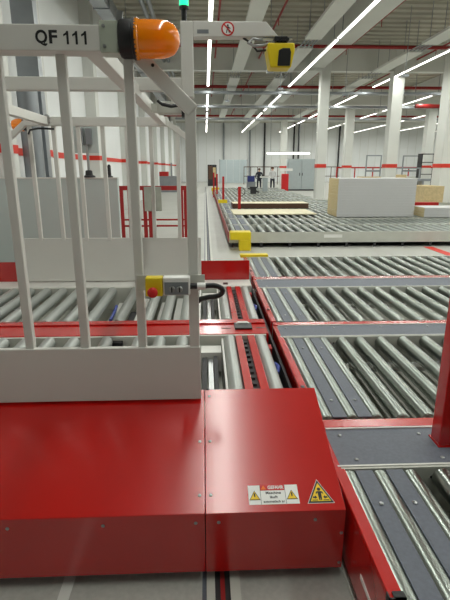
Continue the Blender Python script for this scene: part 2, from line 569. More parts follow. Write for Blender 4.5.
def lane(name, label, y0, y1, plate, strip, xs, covers, xmax, ztop=0.5):
    """one lane: rollers between y0 and y1, slate bridge plate behind it, then a red strip"""
    t = thing(name, label, 'conveyor', (XE, (y0 + y1) / 2, 0), 'roller conveyors beside the aisle')
    L = y1 - y0
    me = roller_mesh(RR, L - 0.02, 24, 0.022)
    for x in xs:
        if x < xmax:
            link('roller', me, t, loc=(x, (y0 + y1) / 2, ztop - RR))
    for i in covers:
        xa, xb = xs[i] + 0.028, xs[i + 1] - 0.026
        cp = MB().box(xa, xb, y0 + 0.005, y1 - 0.005, ztop - 0.014, ztop - 0.006).build('cover_plate', 'slate', t, bevel=0.002)
        for yy in (y0 + 0.17, y1 - 0.2):
            link('bolt', bolt_me, cp, loc=((xa + xb) / 2, yy, ztop - 0.006))
    # red side channel towards the aisle
    sc = MB()
    sc.box(XE, XE + 0.043, y0, y1, ztop - 0.012, ztop)
    sc.box(XE, XE + 0.012, y0, y1, ztop - 0.26, ztop - 0.012)
    sc.box(XE, XE + 0.045, y0, y1, ztop - 0.26, ztop - 0.25)
    ch = sc.build('side_channel', 'red', t, bevel=0.003)
    MB().box(XE + 0.010, XE + 0.030, y0 + 0.30, y0 + 0.33, ztop, ztop + 0.004).build('hole_cap', 'black', ch)
    # frame rails that carry the rollers
    for a, b_, zt in ((y0 - 0.025, y0, ztop - 0.035), (y1, y1 + 0.025, ztop - 0.004)):
        B('frame_rail', 'beige2', XE + 0.012, xmax, a, b_, 0.215, zt, t)
    fr = t.children[-1]
    for k in range(int((xmax - XE) / 0.33)):
        xh = XE + 0.4 + k * 0.33
        for q in (0, 0.028):
            MB().cyl((xh + q, 0, ztop - 0.05), 0.006, y1 - 0.003, y1 + 0.001, 'y', 8).build('hole', 'dark', fr)
    # drive pan with cross members below
    B('base_pan', 'pan', XE + 0.012, xmax, y0, y1, 0.26, 0.28, t)
    B('cover_pan', 'pan', XE + 0.3, xmax, y0, y1 - 0.34, 0.372, 0.380, t)
    B('chain_guard', 'beige', XE + 0.3, xmax, y1 - 0.32, y1 - 0.26, 0.28, 0.40, t)
    B('drive_shaft', 'steel2', XE + 0.3, xmax, y1 - 0.20, y1 - 0.17, 0.34, 0.37, t)
    for k in range(3, len(xs) - 1):
        xm = (xs[k] + xs[k + 1]) / 2
        if xm < xmax - 0.05:
            B('drive_chain', 'dark', xm - 0.03, xm + 0.03, y1 - 0.24, y1 - 0.14, 0.37, 0.41, t)
            if k % 2:
                B('crossbar', 'beige', xm - 0.02, xm + 0.02, y0, y1 - 0.3, 0.33, 0.36, t)
    # legs
    for xx in (XE + 0.06, (XE + xmax) / 2, xmax - 0.1):
        for yy in (y0 + 0.02, y1 - 0.08):
            B('leg', 'beige2', xx, xx + 0.06, yy, yy + 0.06, 0.1975, 0.27, t)
    # bridge plate and red strip behind the lane
    if plate:
        pl = B('bridge_plate', 'slate', XE + 0.03, xmax, y1 + 0.02, plate, ztop - 0.02, ztop - 0.004, t, bevel=0.002)
        x = XE + 0.09
        while x < xmax - 0.05:
            link('bolt', bolt_me, pl, loc=(x, plate - 0.05, ztop - 0.004))
            if plate - y1 > 0.25:
                link('bolt', bolt_me, pl, loc=(x + 0.02, y1 + 0.06, ztop - 0.004))
            x += 0.36
        MB().box(XE + 0.02, xmax, y1 + 0.012, y1 + 0.022, ztop - 0.02, ztop).build('edge_trim', 'beige', t)
        B('side_gusset', 'red', XE + 0.002, XE + 0.03, y1, plate, ztop - 0.1, ztop - 0.002, t)
    if strip:
        B('edge_strip', 'red', XE + 0.01, xmax, strip[0], strip[1], ztop - 0.03, ztop + 0.002, t, bevel=0.003)
        B('edge_strip_lip', 'beige', XE + 0.04, xmax, strip[0] - 0.010, strip[0], ztop - 0.03, ztop + 0.001, t)
    return t


XA = [0.567, 0.690, 0.813, 0.945, 1.075, 1.225, 1.385, 1.545, 1.71]
while XA[-1] < 4.0:
    XA.append(XA[-1] + 0.165)
lane_a = lane('roller_conveyor', 'nearest roller conveyor in bottom right corner, with red side channel', 0.45, 1.585, 1.875, (1.885, 1.955), [x - 0.022 for x in XA], (0, 1), 1.9)
lane('roller_conveyor', 'second nearest roller conveyor, behind the slate plate with the red post', 1.985, 3.085, 3.335, (3.345, 3.41), XA, (0, 1), 2.6)
lane('roller_conveyor', 'third nearest roller conveyor, between two narrow grey plates', 3.44, 4.5, 4.87, (4.88, 4.965), XA, (0, 1), 3.4)
lane_d = lane('roller_conveyor', 'fourth roller conveyor, ending at the open floor strip', 4.995, 6.17, None, None, XA, (0, 1), 3.9)
# white label and end hook on the side channel of the nearest lane
B('label_strip', 'white', XE - 0.0012, XE, 1.0, 1.22, 0.34, 0.36, lane_a)
hk = MB().box(XE + 0.012, XE + 0.045, 0.995, 1.02, 0.5, 0.506).box(XE - 0.004, XE, 0.995, 1.02, 0.48, 0.506).box(XE - 0.004, XE + 0.045, 0.995, 1.0, 0.5, 0.506)
hk.build('end_hook', 'black', lane_a)

# red sensor post on the bridge plate
PX = 0.016
rp = thing('machine_post', 'tall red square post standing on slate plate at right edge', 'post', (1.03, 1.75, 0.5))
MB().box(0.965 + PX, 1.085 + PX, 1.72, 1.80, 0.5, 1.25).build('post', 'red', rp, bevel=0.006)
B('foot_plate', 'red', 0.962 + PX, 1.095 + PX, 1.715, 1.81, 0.4962, 0.501, rp)

# yellow stop plate at the end of lane four, and the yellow block beyond
ys = thing('stop_plate', 'flat yellow stop plate at end of the fourth conveyor', 'plate', (0.64, 6.25, 0.46))
MB().box(0.455, 0.83, 6.2, 6.32, 0.485, 0.525).build('plate', 'yellow', ys, bevel=0.004)
B('bracket', 'beige2', 0.56, 0.72, 6.205, 6.28, 0.1975, 0.485, ys)
metres()
yb = thing('bumper_block', 'yellow L-shaped bumper block at corner of far conveyor', 'bumper', (0.72, 9.7, 0))
MB().box(0.5, 0.93, 9.55, 9.85, 0.225, 0.385).build('upper_block', 'yellow', yb, bevel=0.01)
MB().box(0.69, 0.93, 9.55, 9.85, 0.0, 0.225).build('lower_block', 'yellow', yb, bevel=0.01)

# ------------------------------------------------------------------ the far field of roller conveyors
ZF = 0.33
fr_me = roller_mesh(0.05, 1.24, 14, 0.02)
fr_me.materials[0] = M['steel_far']
spans = [(10.0, 11.3), (11.42, 12.72), (12.84, 14.14), (14.26, 15.6), (15.72, 17.1), (17.22, 18.6), (18.9, 20.6), (20.9, 22.8), (23.2, 25.2), (25.6, 27.8), (28.2, 30.6), (31, 33.5)]
ordw = ['first', 'second', 'third', 'fourth', 'fifth', 'sixth', 'seventh', 'eighth', 'ninth', 'tenth', 'eleventh', 'twelfth']
for i, (y0, y1) in enumerate(spans):
    xm = 6.2 + 0.52 * (y0 - 10) if i < 6 else (7.2 if i == 6 else 5.1)
    t = thing('roller_conveyor', 'low galvanised roller conveyor, %s row beyond the open floor strip' % ordw[i], 'conveyor', (0.5, (y0 + y1) / 2, 0), 'far roller conveyors')
    if i < 2:
        x = 0.62
        while x < xm - 0.05:
            link('roller', fr_me, t, loc=(x, (y0 + y1) / 2, ZF - 0.05))
            x += 0.215
    else:
        b = MB()
        x = 0.62
        while x < xm - 0.05:
            b.lathe([(0.05, y0 + 0.03), (0.05, y1 - 0.03)], (x, 0, ZF - 0.05), 'y', 8)
            x += 0.215
        o = b.build('roller_bed', 'steel_far', t, smooth=True)
        o['kind'] = 'stuff'
    for a in (y0 - 0.02, y1):
        B('frame_rail', 'beige2', 0.5, xm, a, a + 0.025, 0.10, ZF - 0.003, t)
        x = 0.55
        while x < xm and i < 3:
            B('foot', 'dark', x, x + 0.05, a, a + 0.025, 0, 0.10, t)
            x += 0.62
    if i >= 3:
        for x in (0.55, xm - 0.1):
            B('foot', 'dark', x, x + 0.06, y0, y1, 0, 0.16, t)
    B('side_channel', 'red_pipe', 0.485, 0.5, y0 - 0.02, y1 + 0.03, 0.12, ZF + 0.002, t)
    B('cover_plate', 'slate', 0.67, 0.785, y0 + 0.01, y1 - 0.01, ZF - 0.014, ZF - 0.006, t)
    B('cover_plate', 'slate', 0.885, 1.0, y0 + 0.01, y1 - 0.01, ZF - 0.014, ZF - 0.006, t)
    B('base_pan', 'dark', 0.5, xm, y0, y1, 0.16, 0.18, t)
    if i < 2:
        B('type_plate', 'white', 2.55, 2.95, y0 - 0.024, y0 - 0.02, 0.20, 0.27, t)

struct(B('trim_20', 'band', 4.72, 4.92, 6.6, 9.9, 0, 0.004), 'red painted floor line between conveyor fields')


# ------------------------------------------------------------------ boards on the far conveyors
def board_stack(label, x0, x1, y0, y1, z0, z1, n, face, edge, top_m=None):
    t = thing('board_stack', label, 'boards', ((x0 + x1) / 2, (y0 + y1) / 2, z0))
    h = (z1 - z0) / n
    r = random.Random(label)
    for k in range(n):
        dx = r.uniform(-0.004, 0.004)
        b = MB().box(x0 + dx, x1 + dx, y0 + r.uniform(-0.003, 0.003), y1, z0 + k * h, z0 + (k + 1) * h - min(0.0015, h * 0.05))
        me = b.mesh('board')
        me.materials.append(M[face])
        me.materials.append(M[edge])
        if top_m:
            me.materials.append(M[top_m])
        for p in me.polygons:
            if p.normal.x < -0.5:
                p.material_index = 1
            elif top_m and p.normal.z > 0.5 and k == n - 1:
                p.material_index = 2
        link('board', me, t)
    return t


board_stack('tall stack of white faced boards with tan chipboard edge', 3.66, 5.85, 13.07, 14.1, ZF + 0.003, 1.375, 24, 'board_white', 'chip')
board_stack('low stack of white boards with chipboard edge at right edge', 6.0, 8.1, 12.75, 13.6, ZF + 0.015, 0.60, 8, 'board_white', 'chip')
board_stack('thin pile of dark brown boards with a cream top board', 0.92, 3.5, 16.0, 16.9, ZF + 0.003, 0.50, 4, 'brown', 'brown', 'cream')
tag(B('panel_sheet', 'cream', 0.82, 3.26, 13.75, 15.4, ZF + 0.003, ZF + 0.03), 'flat cream board sheet lying in front of brown boards', 'board')
board_stack('pile of raw timber boards beside the thick column', 8.8, 9.6, 18.9, 20.4, 0, 0.95, 7, 'wood', 'wood')
tag(B('panel_carrier', 'red_dull', 6.9, 8.3, 16.6, 16.9, ZF + 0.003, ZF + 0.14), 'red beam lying on conveyor behind the low board stack', 'beam')
for k, (x, y_) in enumerate(((7.6, 27.5), (9.3, 28.4), (11.2, 29.5))):
    board_stack(('left', 'middle', 'right')[k] + 'most of three timber piles seen over the tall stack', x, x + 1.3, y_, y_ + 0.8, 0, 1.05 + 0.1 * k, 5, 'wood', 'wood')

# ------------------------------------------------------------------ small far equipment
def stanchion(x, y_, h, label, hook=False):
    t = thing('stanchion', label, 'post', (x, y_, 0), 'red sensor posts')
    B('post', 'red_dull', x - 0.045, x + 0.045, y_ - 0.03, y_ + 0.03, 0, h, t)
    B('foot_plate', 'red_dull', x - 0.08, x + 0.08, y_ - 0.033, y_ + 0.033, 0, 0.02, t)
    if hook:
        MB().tube([(x + 0.04 + 0.14 * math.cos(a), y_, h - 0.16 + 0.14 * math.sin(a)) for a in [k * math.pi / 8 - math.pi / 2 for k in range(12)]], 0.012, 6).build('cable_loop', 'cable', t)


stanchion(1.12, 15.665, 1.06, 'red post with cable loop in front of the brown boards', True)
stanchion(0.78, 20.75, 1.3, 'red post nearest the yellow plates, in row of three')
stanchion(0.62, 25.4, 1.35, 'middle red post of the row of three by far aisle')
stanchion(0.5, 28.0, 1.4, 'farthest red post of the row of three by far aisle')
for k, (x, y_, w) in enumerate(((0.5, 18.66, 0.36), (0.4, 30.7, 0.5))):
    b = MB().box(x, x + w, y_, y_ + 0.18, ZF - 0.1, ZF + 0.12).box(x + 0.05, x + w - 0.05, y_ + 0.02, y_ + 0.18, 0, ZF - 0.1)
    tag(b.build('bumper_block', 'yellow', bevel=0.01), ('far yellow bumper beside the red post row', 'farthest small yellow bumper at the aisle')[k], 'bumper', 'yellow bumpers')

# two-door switch cabinet
t = thing('switch_cabinet', 'large pale grey two door cabinet under the lit lamp', 'cabinet', (7.2, 36.2, 0))
B('body', 'cab', 6.2, 8.25, 36, 36.8, 0, 2.3, t, bevel=0.02)
for k in range(2):
    dr = B('door', 'cab', 6.22 + k * 1.02, 7.2 + k * 1.02, 35.96, 36.0, 0.1, 2.26, t, bevel=0.01)
    B('handle', 'dark', 7.05 + k * 0.2, 7.1 + k * 0.2, 35.93, 35.96, 1.1, 1.3, dr)
B('plinth', 'dark', 6.22, 8.23, 35.98, 36.7, 0, 0.1, t)

# low lit lamp across the far bay
t = thing('strip_light', 'bright lit lamp hanging low above the grey cabinet', 'light', (6.3, 37.2, 2.75))
B('tube', 'lamp', 4.75, 8.0, 37.1, 37.3, 2.68, 2.78, t)
B('housing', 'housing', 4.7, 8.05, 37.05, 37.35, 2.78, 2.86, t)
for xx in (5.0, 7.2):
    B('hanger', 'duct', xx - 0.015, xx + 0.015, 37.18, 37.21, 2.86, ZC, t)

# pale blue partition, vending style unit, downpipes on the far wall
t = thing('partition_panel', 'pale blue grey partition at far end of the aisle', 'partition', (3.0, 52, 0))
for k in range(4):
    B('panel', 'paleblue', 1.6 + k * 0.72, 2.29 + k * 0.72, 52, 52.08, 0.1, 2.5, t)
B('post', 'duct', 1.55, 1.6, 52, 52.08, 0, 2.55, t)
B('post', 'duct', 4.48, 4.53, 52, 52.08, 0, 2.55, t)
t = thing('vending_unit', 'dark upright machine standing at far end of aisle', 'machine', (0.7, 46, 0))
B('body', 'dark', 0.25, 1.1, 46, 46.8, 0, 1.95, t, bevel=0.03)
B('front_panel', 'brown', 0.32, 0.7, 45.97, 46, 0.6, 1.85, t)
B('side_panel', 'wood', 0.75, 1.02, 45.97, 46, 0.8, 1.7, t)
for k, xx in enumerate((2.3, 5.5, 7.3, 10.9, 11.5, 16.5)):
    tag(MB().cyl((xx, WB - 0.2, 0), 0.1, 0, ZC, 'z', 10).build('downpipe', 'dark' if k > 1 else 'duct', smooth=True),
        'vertical %s downpipe on the far wall, %s from the left' % ('dark' if k > 1 else 'grey', ordw[k]), 'pipe', 'downpipes')
t = thing('fire_cabinet', 'red fire cabinet left of the grey switch cabinet', 'cabinet', (5.7, 34.2, 0))
B('body', 'sign_red', 5.45, 5.92, 34, 34.4, 0.0, 1.25, t, bevel=0.02)
B('door', 'sign_red', 5.49, 5.88, 33.97, 34, 0.1, 1.2, t)
B('lamp_plate', 'white', 5.3, 6.2, 34.1, 34.13, 1.45, 1.62, t)
B('pole', 'red_dull', 5.66, 5.7, 34.15, 34.19, 1.25, 1.8, t)

# dark barrier rail at the far wall with uprights
t = thing('guard_fence', 'brown metal guard fence before the far wall', 'fence', (6, 50, 0))
B('top_rail', 'brown', 4.0, 14, 50, 50.06, 1.72, 1.8, t)
B('lower_rail', 'brown', 4.0, 14, 50, 50.06, 0.8, 0.86, t)
for k in range(15):
    B('upright', 'brown', 4.0 + k * 0.7, 4.06 + k * 0.7, 50, 50.06, 0, 1.75, t)
t = thing('guard_fence', 'red pipe guard rail behind the tall board stack', 'fence', (16, 42, 0))
B('top_rail', 'red_dull', 11.5, 26, 42, 42.1, 1.62, 1.74, t)
for k in range(10):
    B('upright', 'red_dull', 11.5 + k * 1.6, 11.58 + k * 1.6, 42, 42.1, 0, 1.62, t)

# machine frames behind the stack
for k, (x, y_, w, h, lab) in enumerate(((12.1, 36, 1.1, 2.5, 'tall grey portal frame seen over the tall board stack'),
                                   (15.3, 37, 1.2, 2.5, 'grey portal frame right of the white column'),
                                   (12.4, 31, 1.6, 1.6, 'low grey machine with rails left of the thick column'))):
    t = thing('portal_machine', lab, 'machine', (x, y_, 0))
    for s in (0, w):
        B('upright', 'duct', x + s - 0.04, x + s + 0.04, y_, y_ + 0.08, 0, h, t)
    B('top_beam', 'duct', x - 0.04, x + w + 0.04, y_, y_ + 0.08, h, h + 0.08, t)
    B('cross_beam', 'duct', x, x + w, y_ + 0.01, y_ + 0.07, h * 0.55, h * 0.6, t)
    B('table', 'beige2', x - 0.3, x + w + 0.3, y_ + 0.1, y_ + 1.2, 0.8, 1.0, t)
    B('base', 'dark', x - 0.1, x + w + 0.1, y_ + 0.15, y_ + 1.0, 0, 0.8, t)
t = thing('pipe_bench', 'long grey bench of tubes behind the boards', 'bench', (11.2, 30, 0))
B('top', 'duct', 9.6, 13.4, 25.0, 25.7, 0.98, 1.1, t)
for xx in (9.7, 11.5, 13.2):
    B('leg', 'duct', xx, xx + 0.1, 25.1, 25.6, 0, 0.98, t)
t = thing('shelf_rack', 'dark cluttered rack beside the thick right column', 'rack', (15.3, 33, 0))
for xx in (14.9, 16.0):
    B('upright', 'dark', xx, xx + 0.08, 33, 33.6, 0, 2.6, t)
for zz in (0.4, 1.2, 2.0, 2.55):
    B('shelf', 'dark', 14.9, 16.08, 33, 33.6, zz, zz + 0.05, t)

# small work table and dark fitting on the far conveyors
t = thing('scale_table', 'small white topped stand behind the brown boards', 'table', (3.5, 27.95, 0))
B('top', 'white', 3.2, 3.8, 27.86, 28.14, 1.10, 1.18, t, bevel=0.01)
B('column', 'cab', 3.36, 3.64, 27.92, 28.08, 0, 1.1, t)
t = thing('valve_unit', 'dark low fitting with spread arms on far conveyor', 'machine', (2.5, 25.4, 0))
B('body', 'dark', 2.4, 2.7, 25.3, 25.5, 0, 0.62, t)
for s in (-1, 1):
    MB().bar((2.55, 25.4, 0.55), (2.55 + s * 0.3, 25.4, 0.5 - 0.1 * s), 0.08, 0.08).build('arm', 'dark', t)
B('cap', 'dark', 2.36, 2.74, 25.28, 25.52, 0.62, 0.7, t)


def person(x, y_, h, label, shirt, legs, face):
    """a small standing figure; one continuous skinned body"""
    t = thing('person', label, 'person', (x, y_, 0))
    k = h / 1.75
    V = [(0, 0, .95), (0, 0, 1.2), (0, 0, 1.42), (0, 0, 1.53), (0, -.02, 1.66),
         (-.1, 0, .9), (-.11, -.02, .5), (-.11, .02, .08), (-.11, -.12, .03),
         (.1, 0, .9), (.12, -.03, .5), (.13, .02, .08), (.13, -.12, .03),
         (-.2, 0, 1.4), (-.27, .0, 1.14), (-.2, -.2, .98), (.2, 0, 1.4), (.27, 0, 1.14), (.2, -.2, .98)]
    Ed = [(0, 1), (1, 2), (2, 3), (3, 4), (0, 5), (5, 6), (6, 7), (7, 8), (0, 9), (9, 10), (10, 11), (11, 12), (2, 13), (13, 14), (14, 15), (2, 16), (16, 17), (17, 18)]
    Rd = [.14, .14, .13, .055, .095, .09, .065, .045, .04, .09, .065, .045, .04, .065, .048, .038, .065, .048, .038]
    me = bpy.data.meshes.new('body')
    ca, sa = math.cos(face), math.sin(face)
    me.from_pydata([(x + (a * ca - b * sa) * k, y_ + (a * sa + b * ca) * k, c * k) for a, b, c in V], Ed, [])
    o = bpy.data.objects.new('body', me)
    COL.objects.link(o)
    md = o.modifiers.new('skin', 'SKIN')
    for i, s in enumerate(me.skin_vertices[0].data):
        s.radius = (Rd[i] * k, Rd[i] * k)
        s.use_root = (i == 0)
    o.modifiers.new('sub', 'SUBSURF').levels = 1
    o.modifiers['sub'].render_levels = 1
    dg = bpy.context.evaluated_depsgraph_get()
    m2 = bpy.data.meshes.new_from_object(o.evaluated_get(dg))
    bpy.data.objects.remove(o)
    m2.materials.clear()
    for mm in (legs, shirt, 'skin'):
        m2.materials.append(M[mm])
    for p in m2.polygons:
        z = p.center.z / k
        p.material_index = 0 if z < 0.95 else (2 if z > 1.50 else 1)
    m2.shade_smooth()
    link('body', m2, t)
    MB().lathe([(.02, 1.78), (.075, 1.765), (.102, 1.70), (.104, 1.66), (.09, 1.62)], (0, 0, 0), 'z', 12).build('hair', 'brown', t).location = (0, 0, 0)
    hr = t.children[-1]
    hr.scale = (k, k, k)
    return t


person(4.75, 33.9, 1.72, 'person in white shirt and dark overalls standing left of the red cabinet', 'cloth_white', 'cloth_dark', 0.3)
person(3.85, 34.3, 1.62, 'person in dark top behind the white topped stand', 'cloth_dark', 'cloth_dark', -0.2)
t = thing('parts_crate', 'blue crate standing left of the white topped stand', 'crate', (3.3, 34.6, 0))
B('crate', 'cloth_blue', 3.05, 3.55, 34.4, 34.8, 0.7, 1.1, t, bevel=0.02)
B('trolley', 'duct', 3.0, 3.6, 34.35, 34.85, 0, 0.7, t)
for s in (3.05, 3.5):
    B('rim', 'cloth_blue', s, s + 0.05, 34.38, 34.82, 1.1, 1.13, t)


# ------------------------------------------------------------------ left background behind the car
t = thing('machine_housing', 'large pale grey sheet metal housing behind far fence', 'housing', (-2.2, 7.5, 0))
B('panel', 'pale', -3.3, -1.30, 7.2, 7.32, 0, 1.5, t, bevel=0.006)
B('cap', 'beige', -3.3, -1.295, 7.19, 7.33, 1.5, 1.515, t)
t = thing('antenna_unit', 'grey box on thin pole with dark foot on the housing', 'antenna', (-1.72, 7.26, 1.515))
MB().lathe([(0.09, 1.515), (0.09, 1.535), (0.055, 1.55), (0.05, 1.61), (0.03, 1.62)], (-1.72, 7.26, 0), 'z', 14).build('foot', 'dark', t)
MB().cyl((-1.72, 7.26, 0), 0.02, 1.6, 2.0, 'z', 10).build('pole', 'steel2', t)
B('back_plate', 'pale', -1.93, -1.56, 7.28, 7.30, 1.86, 2.32, t)
for k in range(2):
    B('box', 'duct', -1.84 + k * 0.12, -1.76 + k * 0.12, 7.22, 7.28, 1.98, 2.2, t)
tag(MB().lathe([(0.05, 1.515), (0.05, 1.53), (0.025, 1.54), (0.025, 1.68), (0.012, 1.70)], (-1.42, 7.26, 0), 'z', 10).build('gland_fitting', 'dark'),
    'small dark fitting on housing right of the pole', 'fitting')

M['gate'] = mat('gate_red', (160, 26, 26), 0.5)
# red access gate beyond the car
GY = 11.5
t = thing('access_gate', 'red tubular access gate standing behind the far fence', 'gate', (-1.2, GY, 0))
B('top_rail', 'gate', -2.05, -0.3, GY, GY + 0.06, 1.14, 1.24, t)
for xx in (-2.05, -1.86, -1.5, -1.38, -0.62, -0.52, -0.44):
    B('upright', 'gate', xx, xx + 0.085, GY, GY + 0.06, 0, 1.14, t)
for zz in (0.42, 0.27):
    B('lower_rail', 'gate', -2.0, -0.3, GY + 0.01, GY + 0.05, zz, zz + 0.04, t)
hk = MB().tube([(-2.12 + 0.07 * math.cos(a), GY, 1.16 + 0.09 * math.sin(a)) for a in [k * math.pi / 6 for k in range(7)]] + [(-2.19, GY, 0.6), (-2.17, GY, 0.0)], 0.018, 6)
hk.build('cable', 'cable', t)
tag(B('cover_sheet', 'pan', -1.46, -1.05, GY - 0.03, GY - 0.01, 0.65, 1.22), 'grey brown sheet hanging over the red gate rail', 'sheet')
t = thing('far_machine', 'small red and grey machine against the left wall far off', 'machine', (-2.6, 34, 0))
B('body', 'duct', -3.2, -2.0, 34, 35.4, 0, 1.1, t)
B('hood', 'red_dull', -3.2, -2.6, 34, 35, 1.1, 1.4, t)
B('frame', 'duct', -2.4, -2.3, 34, 34.1, 1.1, 2.0, t)


# ------------------------------------------------------------------ the transfer car QF 111
machine()
CAR_X0, CAR_X1 = -2.2, 0.42
car = thing('transfer_car', 'red and grey rail transfer car with fence, beacon and lettering QF 111', 'vehicle', (-0.8, 3.4, 0))

# ---- near cover: bent red sheets with screws
FY, BY = 1.357, 1.896          # front and back of the slope
ZB, ZT, ZK = 0.247, 0.497, 0.70
SLOPE = (ZK - ZT) / (BY - FY)


def cover(name, x0, x1, end, parent):
    b = MB().prism([(FY, ZB), (FY, ZT), (BY, ZK), (BY, ZK - 0.2), (BY - 0.02, ZK - 0.2), (BY - 0.02, ZK - 0.026), (FY + 0.018, ZT - 0.012), (FY + 0.018, ZB)], x0, x1, 'x')
    if end:
        b.prism([(FY + 0.002, ZB), (FY + 0.002, ZT - 0.004), (BY - 0.002, ZK - 0.004), (BY - 0.002, ZB)], x1 - 0.004, x1 - 0.0005, 'x')
    return b.build(name, 'red', parent, bevel=0.003)


SEAM = -0.0215
cov_l = cover('cover_panel', -2.3, SEAM - 0.0012, False, car)
cov_r = cover('cover_panel', SEAM + 0.0012, 0.472, True, car)
cn = Vector((0, -SLOPE, 1)).normalized()
ct = Vector((0, 1, SLOPE)).normalized()


def on_slope(x, s):            # s from 0 at the fold to 1 at the top edge
    return Vector((x, FY + (BY - FY) * s, ZT + (ZK - ZT) * s))


def screw(parent, p, n):
    o = link('screw', screw_me, parent, loc=p)
    o.rotation_euler = Vector(n).to_track_quat('Z', 'Y').to_euler()


for s in (0.12, 0.52, 0.93):
    screw(cov_l, on_slope(SEAM - 0.02, s), cn)
    screw(cov_r, on_slope(SEAM + 0.02, s), cn)
for x in (-0.70, -0.375, -0.055):
    screw(cov_l, (x, FY, 0.46), (0, -1, 0))
for x in (0.025, 0.365):
    screw(cov_r, (x, FY, 0.46), (0, -1, 0))
screw(cov_r, (0.462, FY, 0.40), (0, -1, 0))
screw(cov_r, (0.462, FY, 0.27), (0, -1, 0))
MB().cyl((SEAM + 0.012, 0, ZK - 0.006), 0.009, BY - 0.004, BY + 0.006, 'y', 10).build('edge_clip', 'black', cov_r)
# dark sill under the cover front
B('sill', 'dark', -2.28, 0.455, FY + 0.30, FY + 0.33, 0.199, ZB + 0.02, car)

# ---- stickers on the slope (u along x, v up the slope)
UX, UV = (1, 0, 0), ct


def tri(w, h, cx=0, cy=0, g=1.0):
    c0 = (cx, cy + h / 3 - h / 3)
    return [(cx - w / 2 * g, cy - h / 3 * g), (cx + w / 2 * g, cy - h / 3 * g), (cx, cy + 2 * h / 3 * g)]


SL = 0.576                     # slope length
o1 = on_slope(0.2235, 0.112) + cn * 0.0004
w1, h1 = 0.180, 0.074
lab1 = flat('warning_label', 'white', cov_r, o1, UX, UV, [(-w1 / 2, -h1 / 2), (w1 / 2, -h1 / 2), (w1 / 2, h1 / 2), (-w1 / 2, h1 / 2)])
lab1['label'] = 'white danger label with red header and two yellow triangles'
flat('label_header', 'sign_red', lab1, o1, UX, UV, [(-0.046, 0.016), (0.042, 0.016), (0.042, 0.037), (-0.046, 0.037)], 0.0008)
flat('label_divider', 'ink', lab1, o1, UX, UV, [(-0.047, -0.037), (-0.0458, -0.037), (-0.0458, 0.037), (-0.047, 0.037)], 0.0008)
flat('label_divider', 'ink', lab1, o1, UX, UV, [(0.0425, -0.037), (0.0437, -0.037), (0.0437, 0.037), (0.0425, 0.037)], 0.0008)
for cx in (-0.068, 0.066):
    flat('hazard_triangle', 'ink', lab1, o1, UX, UV, tri(0.040, 0.036, cx, -0.008), 0.0008)
    flat('hazard_triangle', 'sign_yellow', lab1, o1, UX, UV, tri(0.040, 0.036, cx, -0.008, 0.82), 0.0015)
    flat('hazard_mark', 'ink', lab1, o1, UX, UV, [(cx - 0.002, -0.009), (cx + 0.002, -0.009), (cx + 0.003, 0.005), (cx - 0.003, 0.005)], 0.0022)
flat('header_triangle', 'orange', lab1, o1, UX, UV, tri(0.020, 0.016, -0.034, 0.0245), 0.0016)
tw = dict(ux=UX, uy=UV)
text('lettering', 'GEFAHR', 0.018, 'white', lab1, o1 + Vector(ct) * 0.0265 + Vector((0.010, 0, 0)) + cn * 0.002, UX, UV, 0.0006, 0.058)
text('lettering', 'Maschine', 0.014, 'ink', lab1, o1 + Vector(ct) * 0.006 + cn * 0.001, UX, UV, 0.0002, 0.055)
text('lettering', 'läuft', 0.014, 'ink', lab1, o1 - Vector(ct) * 0.010 + cn * 0.001, UX, UV, 0.0002, 0.028)
text('lettering', 'automatisch an', 0.013, 'ink', lab1, o1 - Vector(ct) * 0.027 + cn * 0.001, UX, UV, 0.0002, 0.076)

o2 = on_slope(0.390, 0.100) + cn * 0.0004
lab2 = flat('warning_sign', 'ink', cov_r, o2, UX, UV, tri(0.092, 0.088))
lab2['label'] = 'yellow triangular crush hazard sign'
flat('sign_edge', 'white', lab2, o2, UX, UV, tri(0.092, 0.088, 0, 0, 1.06), -0.0003, 0.0004)
flat('sign_face', 'sign_yellow', lab2, o2, UX, UV, tri(0.092, 0.088, 0, 0, 0.80), 0.0008)


def pict(poly, parent, o, m='ink', lift=0.0016):
    flat('pictogram', m, parent, o, UX, UV, poly, lift)


pict(circle(0.0062, 14, 0, 0.022), lab2, o2)
pict([(-0.006, -0.004), (-0.006, 0.014), (0.006, 0.014), (0.006, -0.004), (0.005, -0.020), (0.001, -0.020), (0, -0.006), (-0.001, -0.020), (-0.005, -0.020)], lab2, o2)
pict([(-0.012, 0.012), (-0.006, 0.014), (-0.006, 0.009), (-0.014, 0.002)], lab2, o2)
pict([(0.012, 0.012), (0.014, 0.002), (0.006, 0.009), (0.006, 0.014)], lab2, o2)
for s in (-1, 1):
    pict([(s * 0.026, -0.012), (s * 0.018, -0.012), (s * 0.018, -0.016), (s * 0.011, -0.009), (s * 0.018, -0.002), (s * 0.018, -0.006), (s * 0.026, -0.006)], lab2, o2)
    pict([(s * 0.010, -0.021), (s * 0.030, -0.021), (s * 0.030, -0.0185), (s * 0.010, -0.0185)], lab2, o2)

